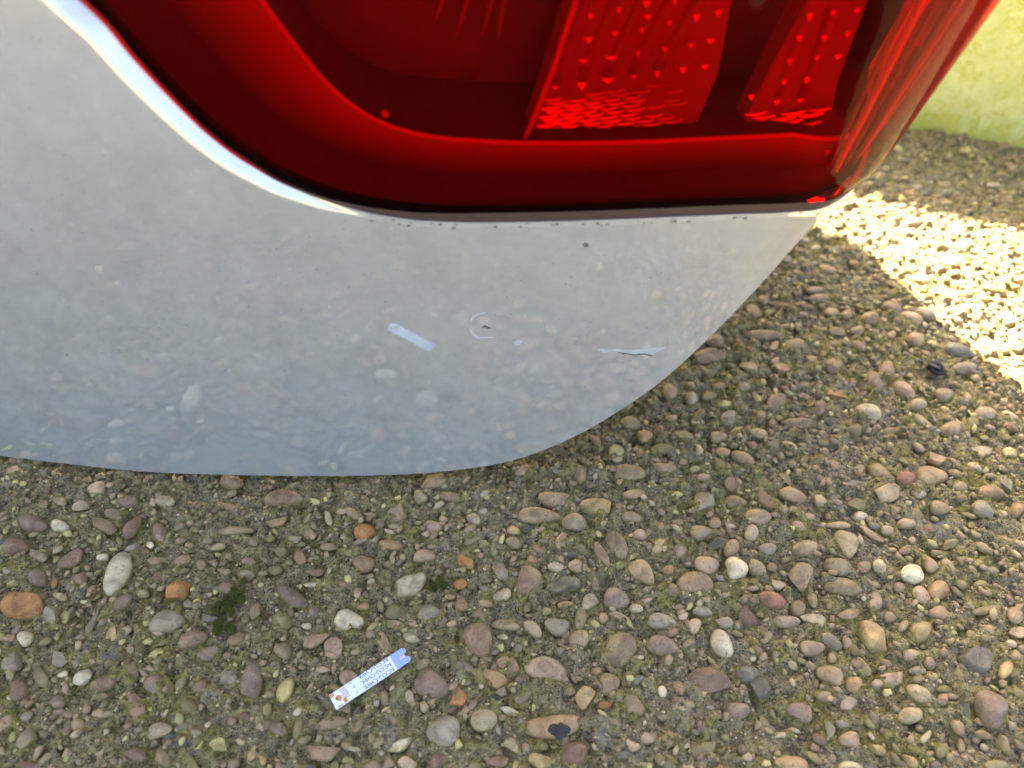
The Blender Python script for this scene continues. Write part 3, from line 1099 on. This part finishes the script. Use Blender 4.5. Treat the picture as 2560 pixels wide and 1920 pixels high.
flA = shrink(lens_poly, .0040)
left_w = (1 - sstep(roll_s - .06, roll_s + .07, lens_poly[:, 0]))[:, None]
flB = shrink(lens_poly, .0120) * (1 - left_w) + shrink(lens_poly, .0165) * left_w
inM = match(flB, inner)
strip_between('flange', flA, -.0032, flB, -.0058, M_BEZEL_D, tail, 3)
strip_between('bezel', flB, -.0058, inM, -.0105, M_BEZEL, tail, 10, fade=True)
back = shrink(inner, .004)
strip_between('cavity_wall', inM, -.0105, match(inM, back), -.040, M_HOUSE, tail, 5)
region_mesh('housing', shrink(inner, .001), [], .008, lambda P: np.full(len(P), -.039), (), M_HOUSE, tail)


def tube(name, pts, rad, mat, parent, seg=8):
    P = np.asarray(pts, float)
    T = np.gradient(P, axis=0); T /= np.linalg.norm(T, axis=1, keepdims=True)
    up = np.array([0, 0, 1.0]); v, f = [], []
    for i, (p, t) in enumerate(zip(P, T)):
        ref = up if abs(t[2]) < .9 else np.array([1.0, 0, 0])
        a = np.cross(t, ref); a /= np.linalg.norm(a); b = np.cross(t, a)
        r = rad[i] if hasattr(rad, '__len__') else rad
        for k in range(seg):
            q_ = 2 * math.pi * k / seg
            v.append(tuple(p + r * (math.cos(q_) * a + math.sin(q_) * b)))
    for i in range(len(P) - 1):
        for k in range(seg):
            f.append((i * seg + k, i * seg + (k + 1) % seg, (i + 1) * seg + (k + 1) % seg, (i + 1) * seg + k))
    f.append(tuple(range(seg))[::-1]); f.append(tuple(range((len(P) - 1) * seg, len(P) * seg)))
    return mesh_obj(name, pydata(name, v, f), mat, parent)


line = resample(np.vstack([[(si - .016, zi + .03)], inn_b]), .002)
tube('rim', skin(line[:, 0], line[:, 1], -.0098), .00065, M_LINE, tail)


def px_patch(name, px_poly, off, mat, depth=.006, sub=1, offs=None):
    """a solid block whose front face follows a traced outline at its own depth"""
    base = np.array([inv(x, y, off) for x, y in px_poly])
    if sub > 1: base = resample(base, .003, True)
    offs = np.full(len(base), off) if offs is None else offs
    A = skin(base[:, 0], base[:, 1], offs); B = skin(base[:, 0], base[:, 1], offs - depth)
    n = len(base)
    v = [tuple(p) for p in A] + [tuple(p) for p in B]
    f = [tuple(range(n)), tuple(reversed(range(n, 2 * n)))] + [(i, n + i, n + (i + 1) % n, (i + 1) % n) for i in range(n)]
    return mesh_obj(name, pydata(name, v, f), mat, tail, False)


def c2(x, y): return 1280 + x / 1.728, y / 1.728


DP = -.017
# two faceted reflector panels
px_patch('reflector', [(1445, -60), (1425, 20), (1372, 190), (1306, 376), (1640, 376), (1745, 300), (1795, 180), (1825, 20), (1840, -60)], DP, M_REFL)
px_patch('reflector', [(2035, -60), (2015, 10), (1930, 160), (1830, 368), (2065, 362), (2095, 200), (2165, 10), (2190, -60)], DP, M_REFL)
tube('rib', [skin(*inv(x, y, -.012), -.012) for x, y in [(1440, 0), (1415, 75), (1385, 165), (1350, 255), (1310, 352)]], .0007, M_LINE, tail)


def facet(px, py, w, h, off=DP):
    """little triangular prism that stands proud of the reflector, point down"""
    s, z = inv(px, py, off)
    k = .00012
    w, h = w * k * .5, h * k * .5
    # the sloping face looks up and out, so it mirrors the open sky
    P = [(s - w, z + h, off + .0006), (s, z + h * 1.15, off + .0006), (s + w, z + h * 1.2, off + .0006), (s + w * .15, z - h, off + .0006 + .45 * h), (s + w * .15, z - h * 1.1, off - .001)]
    v = [tuple(skin(a, b, c)) for a, b, c in P]
    f = [(0, 3, 1), (1, 3, 2), (0, 4, 3), (3, 4, 2), (0, 1, 2, 4)]
    mesh_obj('facet', pydata('facet', v, f), M_CHROME, tail, False)


D1 = [(330, 65), (455, 40), (575, 15), (700, 2), (320, 168), (437, 145), (558, 125), (670, 100), (790, 80), (885, 58), (305, 265), (425, 247), (535, 232), (650, 210), (765, 190), (855, 172),
      (295, 367), (407, 350), (520, 333), (625, 316), (735, 300), (827, 287), (183, 380), (580, 75)]
D2 = [(1278, 68), (1385, 55), (1487, 45), (1236, 165), (1345, 158), (1442, 148), (1198, 262), (1308, 252), (1398, 240), (1165, 350), (1270, 342), (1135, 435), (1235, 428), (1028, 415)]
for i, (x, y) in enumerate(D1 + D2):
    X, Y = c2(x, y)
    size = .8 + .45 * math.sin(i * 1.7)
    facet(X + rnd.uniform(-3, 3), Y + rnd.uniform(-3, 3), ((13 + 13 * (i % 6) / 5) if i < 22 else 17) * rnd.uniform(.7, 1.2), (10 + 3 * size) * rnd.uniform(.7, 1.15))

# moulded flutes under each column of facets
for x0, y0, x1, y1 in [(1472, 0, 1392, 215), (1543, 0, 1456, 205), (1612, 0, 1520, 195), (1682, 0, 1585, 185), (1752, 0, 1648, 178), (2022, 30, 1950, 240), (2088, 22, 2010, 245)]:
    tube('flute', [skin(*((1 - t) * np.array(inv(x0, y0, DP)) + t * np.array(inv(x1, y1, DP))), DP - .0018) for t in np.linspace(0, 1, 6)], .0022, M_REFL, tail, 10)
for x0, y0, x1, y1 in [(1112, -20, 1085, 60), (1175, -20, 1140, 95), (1235, -20, 1205, 90), (1262, -20, 1245, 100)]:
    tube('flute', [skin(*((1 - t) * np.array(inv(x0, y0, -.030)) + t * np.array(inv(x1, y1, -.030))), -.030) for t in np.linspace(0, 1, 5)], [.0004, .0006, .0006, .0004, .0001], M_REFL, tail, 8)
# stepped optics at the foot of each reflector: short curved bars
def bars(x0, x1, rows, y0, dy, n, fade, lean):
    for r in range(rows):
        for k in range(n):
            u0 = x0 + (x1 - x0) * k / n + lean * r + rnd.uniform(-2, 2) + (r % 2) * (x1 - x0) / n * .3
            wd_ = (x1 - x0) / n * rnd.uniform(.78, .98)
            y = y0 - dy * r - .13 * (u0 - x0)
            if k > n - 1 - r // 3 and rnd.random() < .6: continue
            if rnd.random() < .04: continue
            h = (5.6 - 4.6 * (k + r * .25) / n * fade) * .00012 * (1 if r < rows - 2 else .6)
            if h < .00006: h = .00006
            P = np.array([inv(u0 + wd_ * t, y + 3 * math.sin(t * math.pi) - .13 * wd_ * t, DP) for t in np.linspace(0, 1, 6)])
            hh = h * np.array([.5, .9, 1, 1, .8, .35])
            A = skin(P[:, 0], P[:, 1] + hh, DP + .0003)
            B = skin(P[:, 0], P[:, 1] - hh, DP + .0003 + .5 * hh)
            D = skin(P[:, 0], P[:, 1] - hh, DP - .001)
            v = [tuple(p) for p in np.vstack([A, B, D])]
            f = [(i, i + 6, i + 7, i + 1) for i in range(5)] + [(i + 6, i + 12, i + 13, i + 7) for i in range(5)]
            mesh_obj('facet_bar', pydata('facet_bar', v, f), M_CHROME, tail, False)


bars(1326, 1690, 11, 358, 10.5, 7, 1.0, 3.2)
bars(1842, 2050, 7, 351, 10.5, 3, .45, 3.5)

# ribs moulded into the side of the lamp, seen on edge
sr0 = inv(2122, 325, -.006)[0]
for k, (ds_, r_, z0_) in enumerate([(0, .0005, .128), (.0035, .0011, .126), (.0075, .0005, .124), (.0135, .0009, .117), (.018, .0005, .114), (.022, .0004, .113), (.026, .0006, .112), (.031, .0004, .112)]):
    of_ = -.0062 + .0004 * k
    tube('rib', [skin(sr0 + ds_ - .004 * t, z0_ + (.275 - z0_) * t, of_) for t in np.linspace(0, 1, 14)], r_, M_LINE if k in (1, 4) else M_REFL, tail)
import bmesh
g_ = from_arrays('moulding_pip', ico(2)[0] * .0011 + skin(*inv(963, 284, -.009), -.009), ico(2)[1])
mesh_obj('moulding_pip', g_, M_LINE, tail)
# bumper's reflection along the lens bottom, painted as an opaque grey strip
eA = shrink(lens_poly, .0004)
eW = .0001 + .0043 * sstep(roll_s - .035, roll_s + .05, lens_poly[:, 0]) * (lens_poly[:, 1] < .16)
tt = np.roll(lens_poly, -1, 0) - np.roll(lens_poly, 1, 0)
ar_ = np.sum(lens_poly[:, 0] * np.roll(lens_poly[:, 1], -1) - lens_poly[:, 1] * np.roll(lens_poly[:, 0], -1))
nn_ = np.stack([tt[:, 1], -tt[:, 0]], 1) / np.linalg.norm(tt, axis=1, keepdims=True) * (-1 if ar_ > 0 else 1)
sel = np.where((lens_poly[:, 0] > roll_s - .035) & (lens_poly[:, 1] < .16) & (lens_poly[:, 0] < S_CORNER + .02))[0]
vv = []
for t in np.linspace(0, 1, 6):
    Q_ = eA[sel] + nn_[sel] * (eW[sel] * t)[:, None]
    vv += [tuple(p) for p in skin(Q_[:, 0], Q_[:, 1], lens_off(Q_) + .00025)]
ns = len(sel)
mesh_obj('painted_lens_reflection', pydata('painted_lens_reflection', vv, [(k * ns + i, k * ns + i + 1, (k + 1) * ns + i + 1, (k + 1) * ns + i) for k in range(5) for i in range(ns - 1)]),
         plain('painted_bumper_reflection', (.085, .058, .055), .5, 0, .3, .3, 220), tail)
tube('rim_post', [skin(*inv(x, y, -.009), -.009) for x, y in [(2068, 372), (2056, 390), (2052, 412), (2060, 418)]], .0014, M_LINE, tail)

# ---- marks on the paint
def flake(name, pts, off, mat, label=None):
    base = np.array([inv(x, y, 0) for x, y in pts])
    n = len(base)
    A = skin(base[:, 0], base[:, 1], off); B = skin(base[:, 0], base[:, 1], -.0002)
    v = [tuple(p) for p in A] + [tuple(p) for p in B]
    f = [tuple(range(n)), tuple(reversed(range(n, 2 * n)))] + [(i, n + i, n + (i + 1) % n, (i + 1) % n) for i in range(n)]
    o = keep_world(mesh_obj(name, pydata(name, v, f), mat, car, False))
    if label: o['label'] = label
    return o


M_CHIPW = plain('bare_filler_white', (.44, .47, .49), .4)
M_CHIPD = plain('chip_dark', (.11, .11, .115), .6)
flake('paint_chip', [(1174, 800), (1181, 791), (1195, 784), (1213, 781), (1213, 783), (1197, 787), (1185, 794), (1178, 804)], .00012, M_CHIPW, 'upper arc of a cracked ring in the paint')
flake('paint_chip', [(1173, 822), (1179, 837), (1193, 848), (1212, 846), (1230, 844), (1230, 843), (1212, 843), (1196, 843), (1184, 833), (1178, 821)], .00012, M_CHIPW, 'lower arc of a cracked ring in the paint')
flake('paint_chip', [(1203, 819), (1210, 814), (1218, 815), (1229, 820), (1222, 821), (1212, 819)], .00015, M_CHIPD, 'dark chip in the middle of the cracked ring')
flake('scratch', [(1492, 875), (1505, 872), (1512, 875), (1545, 874), (1580, 876), (1610, 873), (1664, 867), (1660, 873), (1640, 880), (1632, 886), (1612, 882), (1585, 885), (1560, 880), (1530, 878), (1512, 881)], .00012, M_CHIPW, 'long scuff of scraped paint with a ragged lower edge')
flake('scratch', [(1545, 880), (1585, 886), (1612, 884), (1634, 888), (1625, 890), (1612, 886), (1585, 888), (1558, 884)], .00015, M_CHIPD)
flake('paint_chip', [(1284, 854), (1295, 850), (1306, 853), (1303, 859), (1292, 862), (1286, 858)], .00012, M_CHIPW)
flake('dirt_speck', [(1458, 612), (1463, 607), (1471, 609), (1470, 614), (1462, 616)], .0005, M_CHIPD)

# grime caught along the lamp's lower edge
vq, fq = [], []
qg = random.Random(4)
oc = lens_b[(lens_b[:, 0] > lens_b[7, 0])]
for _ in range(38):
    i_ = qg.randrange(len(oc) - 1); t_ = qg.random()
    if qg.random() < .5: i_ = qg.choice([0, 1, 2, 3, 5, 6])
    p_ = oc[i_] * (1 - t_) + oc[i_ + 1] * t_
    sz = qg.uniform(.00012, .00045)
    c0, c1 = p_[0], p_[1] - qg.uniform(.0002, .0011 + .0014 * qg.random() ** 3)
    k0 = len(vq)
    for a_ in range(6):
        rr = sz * qg.uniform(.5, 1.2)
        vq.append(tuple(skin(c0 + math.cos(a_ * 1.047) * rr * 1.7, c1 + math.sin(a_ * 1.047) * rr * .8, .00012)))
    fq.append(tuple(range(k0, k0 + 6)))
gr = keep_world(mesh_obj('grime', pydata('grime', vq, fq), plain('dark_grime', (.075, .065, .05), .9), car, False))
gr['kind'] = 'stuff'

# ------------------------------------------------------------------ test strip
cs = [ground_at(*p, .004) for p in [(843.8, 1774), (820, 1740), (1008, 1620.7), (1033.6, 1647.8)]]
pL, pR = (cs[0] + cs[1]) / 2, (cs[2] + cs[3]) / 2
dirv = pR - pL
SL = np.linalg.norm(dirv); SW = (np.linalg.norm(cs[0] - cs[1]) + np.linalg.norm(cs[2] - cs[3])) / 2
sang = math.atan2(dirv[1], dirv[0])
strip = empty('test_strip', (float(pL[0]), float(pL[1]), .0041))
strip.rotation_euler = (0, R(-.5), sang)
tag(strip, 'white and blue glucose test strip lying on the pebbles', 'test strip')
print('STRIP', SL, SW)


def slab(name, poly, z0, z1, mat):
    n = len(poly)
    v = [(x, y, z1) for x, y in poly] + [(x, y, z0) for x, y in poly]
    f = [tuple(range(n)), tuple(reversed(range(n, 2 * n)))] + [(i, n + i, n + (i + 1) % n, (i + 1) % n) for i in range(n)]
    return mesh_obj(name, pydata(name, v, f), mat, strip, False)


M_WHITE = plain('strip_white', (.78, .80, .90), .35, 0, .5, .02)
M_BLUE = plain('strip_blue', (.34, .43, .68), .35, 0, .5, .04)
M_GOLD = plain('strip_gold', (.60, .30, .10), .35, .6, .5, .25, 1200)
M_BRN = plain('strip_brown_stain', (.28, .12, .05), .4, 0, .5, .3, 1500)
M_INK = plain('strip_ink', (.015, .012, .03), .5, 0, .3, 0)
w2 = SW / 2
slab('film', [(0, -w2), (SL * .885, -w2), (SL * .885, w2), (0, w2)], -.00012, .00018, M_WHITE)
bx = SL * .80
slab('blue_cover', [(bx, -w2), (SL * .885, -w2), (SL * .885, w2), (bx, w2)], .00019, .00030, M_BLUE)
for sg in (1, -1):
    p = [(SL * .887, sg * w2), (SL * .965, sg * w2), (SL * .995, sg * w2 * .72), (SL * .995, sg * w2 * .42), (SL * .97, sg * w2 * .25), (SL * .887, sg * w2 * .22)]
    if sg < 0: p = p[::-1]
    slab('tip_prong', p[::-1], -.0001, .00026, M_BLUE)
slab('tip_window', [(SL * .887, -w2 * .2), (SL * .955, -w2 * .2), (SL * .955, w2 * .2), (SL * .887, w2 * .2)], -.0001, .00015, M_WHITE)
for k in range(4):
    x = SL * (.895 + .016 * k)
    slab('contact', [(x, -w2 * .16), (x + SL * .006, -w2 * .16), (x + SL * .006, w2 * .16), (x, w2 * .16)], .00016, .0002, M_GOLD)
for k in range(6):
    y = w2 * (.74 - .24 * k)
    slab('contact', [(SL * .125, y - w2 * .05), (SL * .205, y - w2 * .05), (SL * .205, y + w2 * .05), (SL * .125, y + w2 * .05)], .00019, .00024, M_GOLD)
slab('contact', [(0.0001, w2 * .5), (SL * .05, w2 * .55), (SL * .052, w2 * .96), (0.0001, w2 * .96)], .00019, .00024, M_GOLD)
slab('contact', [(SL * .115, -w2 * .9), (SL * .155, -w2 * .9), (SL * .155, -w2 * .35), (SL * .115, -w2 * .35)], .00019, .00024, M_GOLD)
slab('contact', [(SL * .03, -w2 * .93), (SL * .09, -w2 * .93), (SL * .09, -w2 * .8), (SL * .03, -w2 * .8)], .00019, .00024, M_GOLD)
slab('electrode', [(SL * .05, .3 * w2), (SL * .075, .42 * w2), (SL * .10, .36 * w2), (SL * .118, .1 * w2), (SL * .11, -.2 * w2), (SL * .085, -.45 * w2), (SL * .06, -.2 * w2), (SL * .045, .05 * w2)][::-1], .00019, .00026, M_GOLD)
slab('electrode', [(SL * .045, .2 * w2), (SL * .07, .26 * w2), (SL * .078, .02 * w2), (SL * .06, -.12 * w2), (SL * .045, 0)][::-1], .00027, .00031, M_BRN)


def lettering(body_txt, x, y, size, rot=math.pi, shear=-.35, clip=None):
    cu = bpy.data.curves.new('lettering', 'FONT')
    cu.body = body_txt
    cu.size = size
    cu.shear = shear
    cu.space_character = 1.02
    cu.resolution_u = 3
    t = bpy.data.objects.new('lettering', cu)
    COL.objects.link(t)
    bpy.context.view_layer.update()
    me = bpy.data.meshes.new_from_object(t)
    COL.objects.unlink(t)
    bpy.data.objects.remove(t)
    M = Matrix.Translation((x, y, .00021)) @ Matrix.Rotation(rot, 4, 'Z')
    me.transform(M)
    if clip is not None:
        import bmesh
        bm = bmesh.new(); bm.from_mesh(me)
        for sg in (1, -1):
            bmesh.ops.bisect_plane(bm, geom=bm.verts[:] + bm.edges[:] + bm.faces[:], plane_co=(0, sg * clip, 0), plane_no=(0, sg, 0), clear_outer=True)
        bm.to_mesh(me); bm.free()
    return mesh_obj('lettering', me, M_INK, strip, False)


fs = SL * .070
for (x, y) in ((SL * .765, w2 * 1.02), (SL * .765, w2 * .30), (SL * .765, -w2 * .44)):
    lettering('ACCU-CHEK', x, y, fs, clip=w2 * .97)
for (x, y) in ((SL * .265, w2 * .88), (SL * .285, w2 * .18), (SL * .285, -w2 * .58)):
    a = SL * .017
    p = [(x - a, y - a * .1), (x + a, y + a * 1.0), (x + a, y + a * .7), (x - a * .45, y - a * .1), (x + a, y - a * .8), (x + a, y - a * 1.1)]
    p = [(px_, max(-w2 * .97, min(w2 * .97, py_))) for px_, py_ in p]
    slab('arrow_mark', p[::-1], .00019, .00023, M_INK)

# ------------------------------------------------------------------ loose bits on the ground
def lump(name, px, py, size, col, label, cat, z=.002, seed=1, flat=.7):
    g0 = ground_at(px, py, z)
    v, f = ico(4)
    w = v * (1 + .55 * n3(v, 3.5, seed) + .35 * n3(v, 8, seed + 1) + .18 * n3(v, 19, seed + 2))[:, None]
    w = w * np.array([size, size * .8, size * flat])
    me = from_arrays(name, w, f)
    mm = plain(name + '_matter', col, .6, 0, .5, .5, 900, .8)
    o = mesh_obj(name, me, mm, None, False)
    o.location = (g0[0], g0[1], z)
    o.rotation_euler = (0, 0, seed)
    tag(o, label, cat)
    return o


lump('cinder', 1398, 1828, .0027, (.030, .027, .024), 'black knobbly cinder resting on the long orange brown pebble', 'cinder', .0062, 3, .6)
lump('cinder', 2339, 920, .0040, (.014, .014, .017), 'round coal black cinder on the ground near the sunlit patch', 'cinder', .0028, 8, .8)

# moss tufts: many thin upright leaves
M_MOSS = plain('moss_leaf', (.075, .080, .012), .7, 0, .2, .5, 500)


def tuft(px, py, rx, ry, n, seed, label):
    q = random.Random(seed)
    g0 = ground_at(px, py, .001)
    v, f = [], []
    cl = [(q.gauss(0, .55) * rx, q.gauss(0, .55) * ry, q.uniform(.5, 1.1)) for _ in range(max(5, n // 60))]
    for _ in range(n):
        cx_, cy_, ch = q.choice(cl)
        a = q.random() * 6.28; r = math.sqrt(q.random())
        x, y = cx_ + math.cos(a) * r * .0011, cy_ + math.sin(a) * r * .0011
        h = q.uniform(.0010, .0032) * (1.2 - r * .6) * ch
        d = q.random() * 6.28; le = q.uniform(.2, .9)
        for k in range(3):
            t0 = h * (.2 + .3 * k); dd = d + k * 2.1
            bx_, by_ = x + math.cos(d) * le * t0, y + math.sin(d) * le * t0
            l = .0008
            i = len(v)
            v += [(bx_ - math.sin(dd) * .0001, by_ + math.cos(dd) * .0001, t0), (bx_ + math.sin(dd) * .0001, by_ - math.cos(dd) * .0001, t0), (bx_ + math.cos(dd) * l, by_ + math.sin(dd) * l, t0 + l * .8)]
            f.append((i, i + 1, i + 2))
    o = mesh_obj('moss_tuft', pydata('moss_tuft', v, f), M_MOSS, None, False)
    o.location = (g0[0], g0[1], .0005)
    tag(o, label, 'moss')
    return o


tuft(575, 1508, .0042, .0055, 1500, 1, 'dark green moss tuft growing between a purple brown and a grey pebble')
tuft(555, 1572, .0030, .0022, 600, 2, 'small green moss sprig just below the larger moss tuft')
tuft(1095, 1468, .0028, .0018, 500, 3, 'bright green moss sprig beside the large cream flint')

# a few dry stalks
M_TWIG = plain('dry_stalk_matter', (.22, .11, .05), .7)
for k, (p, lab) in enumerate([([(2095, 1385), (2120, 1402), (2150, 1412), (2175, 1432)], 'thin dry brown stalk across a mossy pebble at the right'),
                              ([(460, 1265), (470, 1250), (480, 1240)], 'tiny dry stalk standing near the bumper edge'),
                              ([(1110, 1478), (1130, 1488), (1150, 1484)], 'short reddish stalk beside the cream flint')]):
    P = [(*ground_at(x, y, .003 + .001 * (i % 2)), .0030 + .001 * (i % 2)) for i, (x, y) in enumerate(p)]
    tag(tube('dry_stalk', P, .00022, M_TWIG, None, 6), lab, 'stalk')
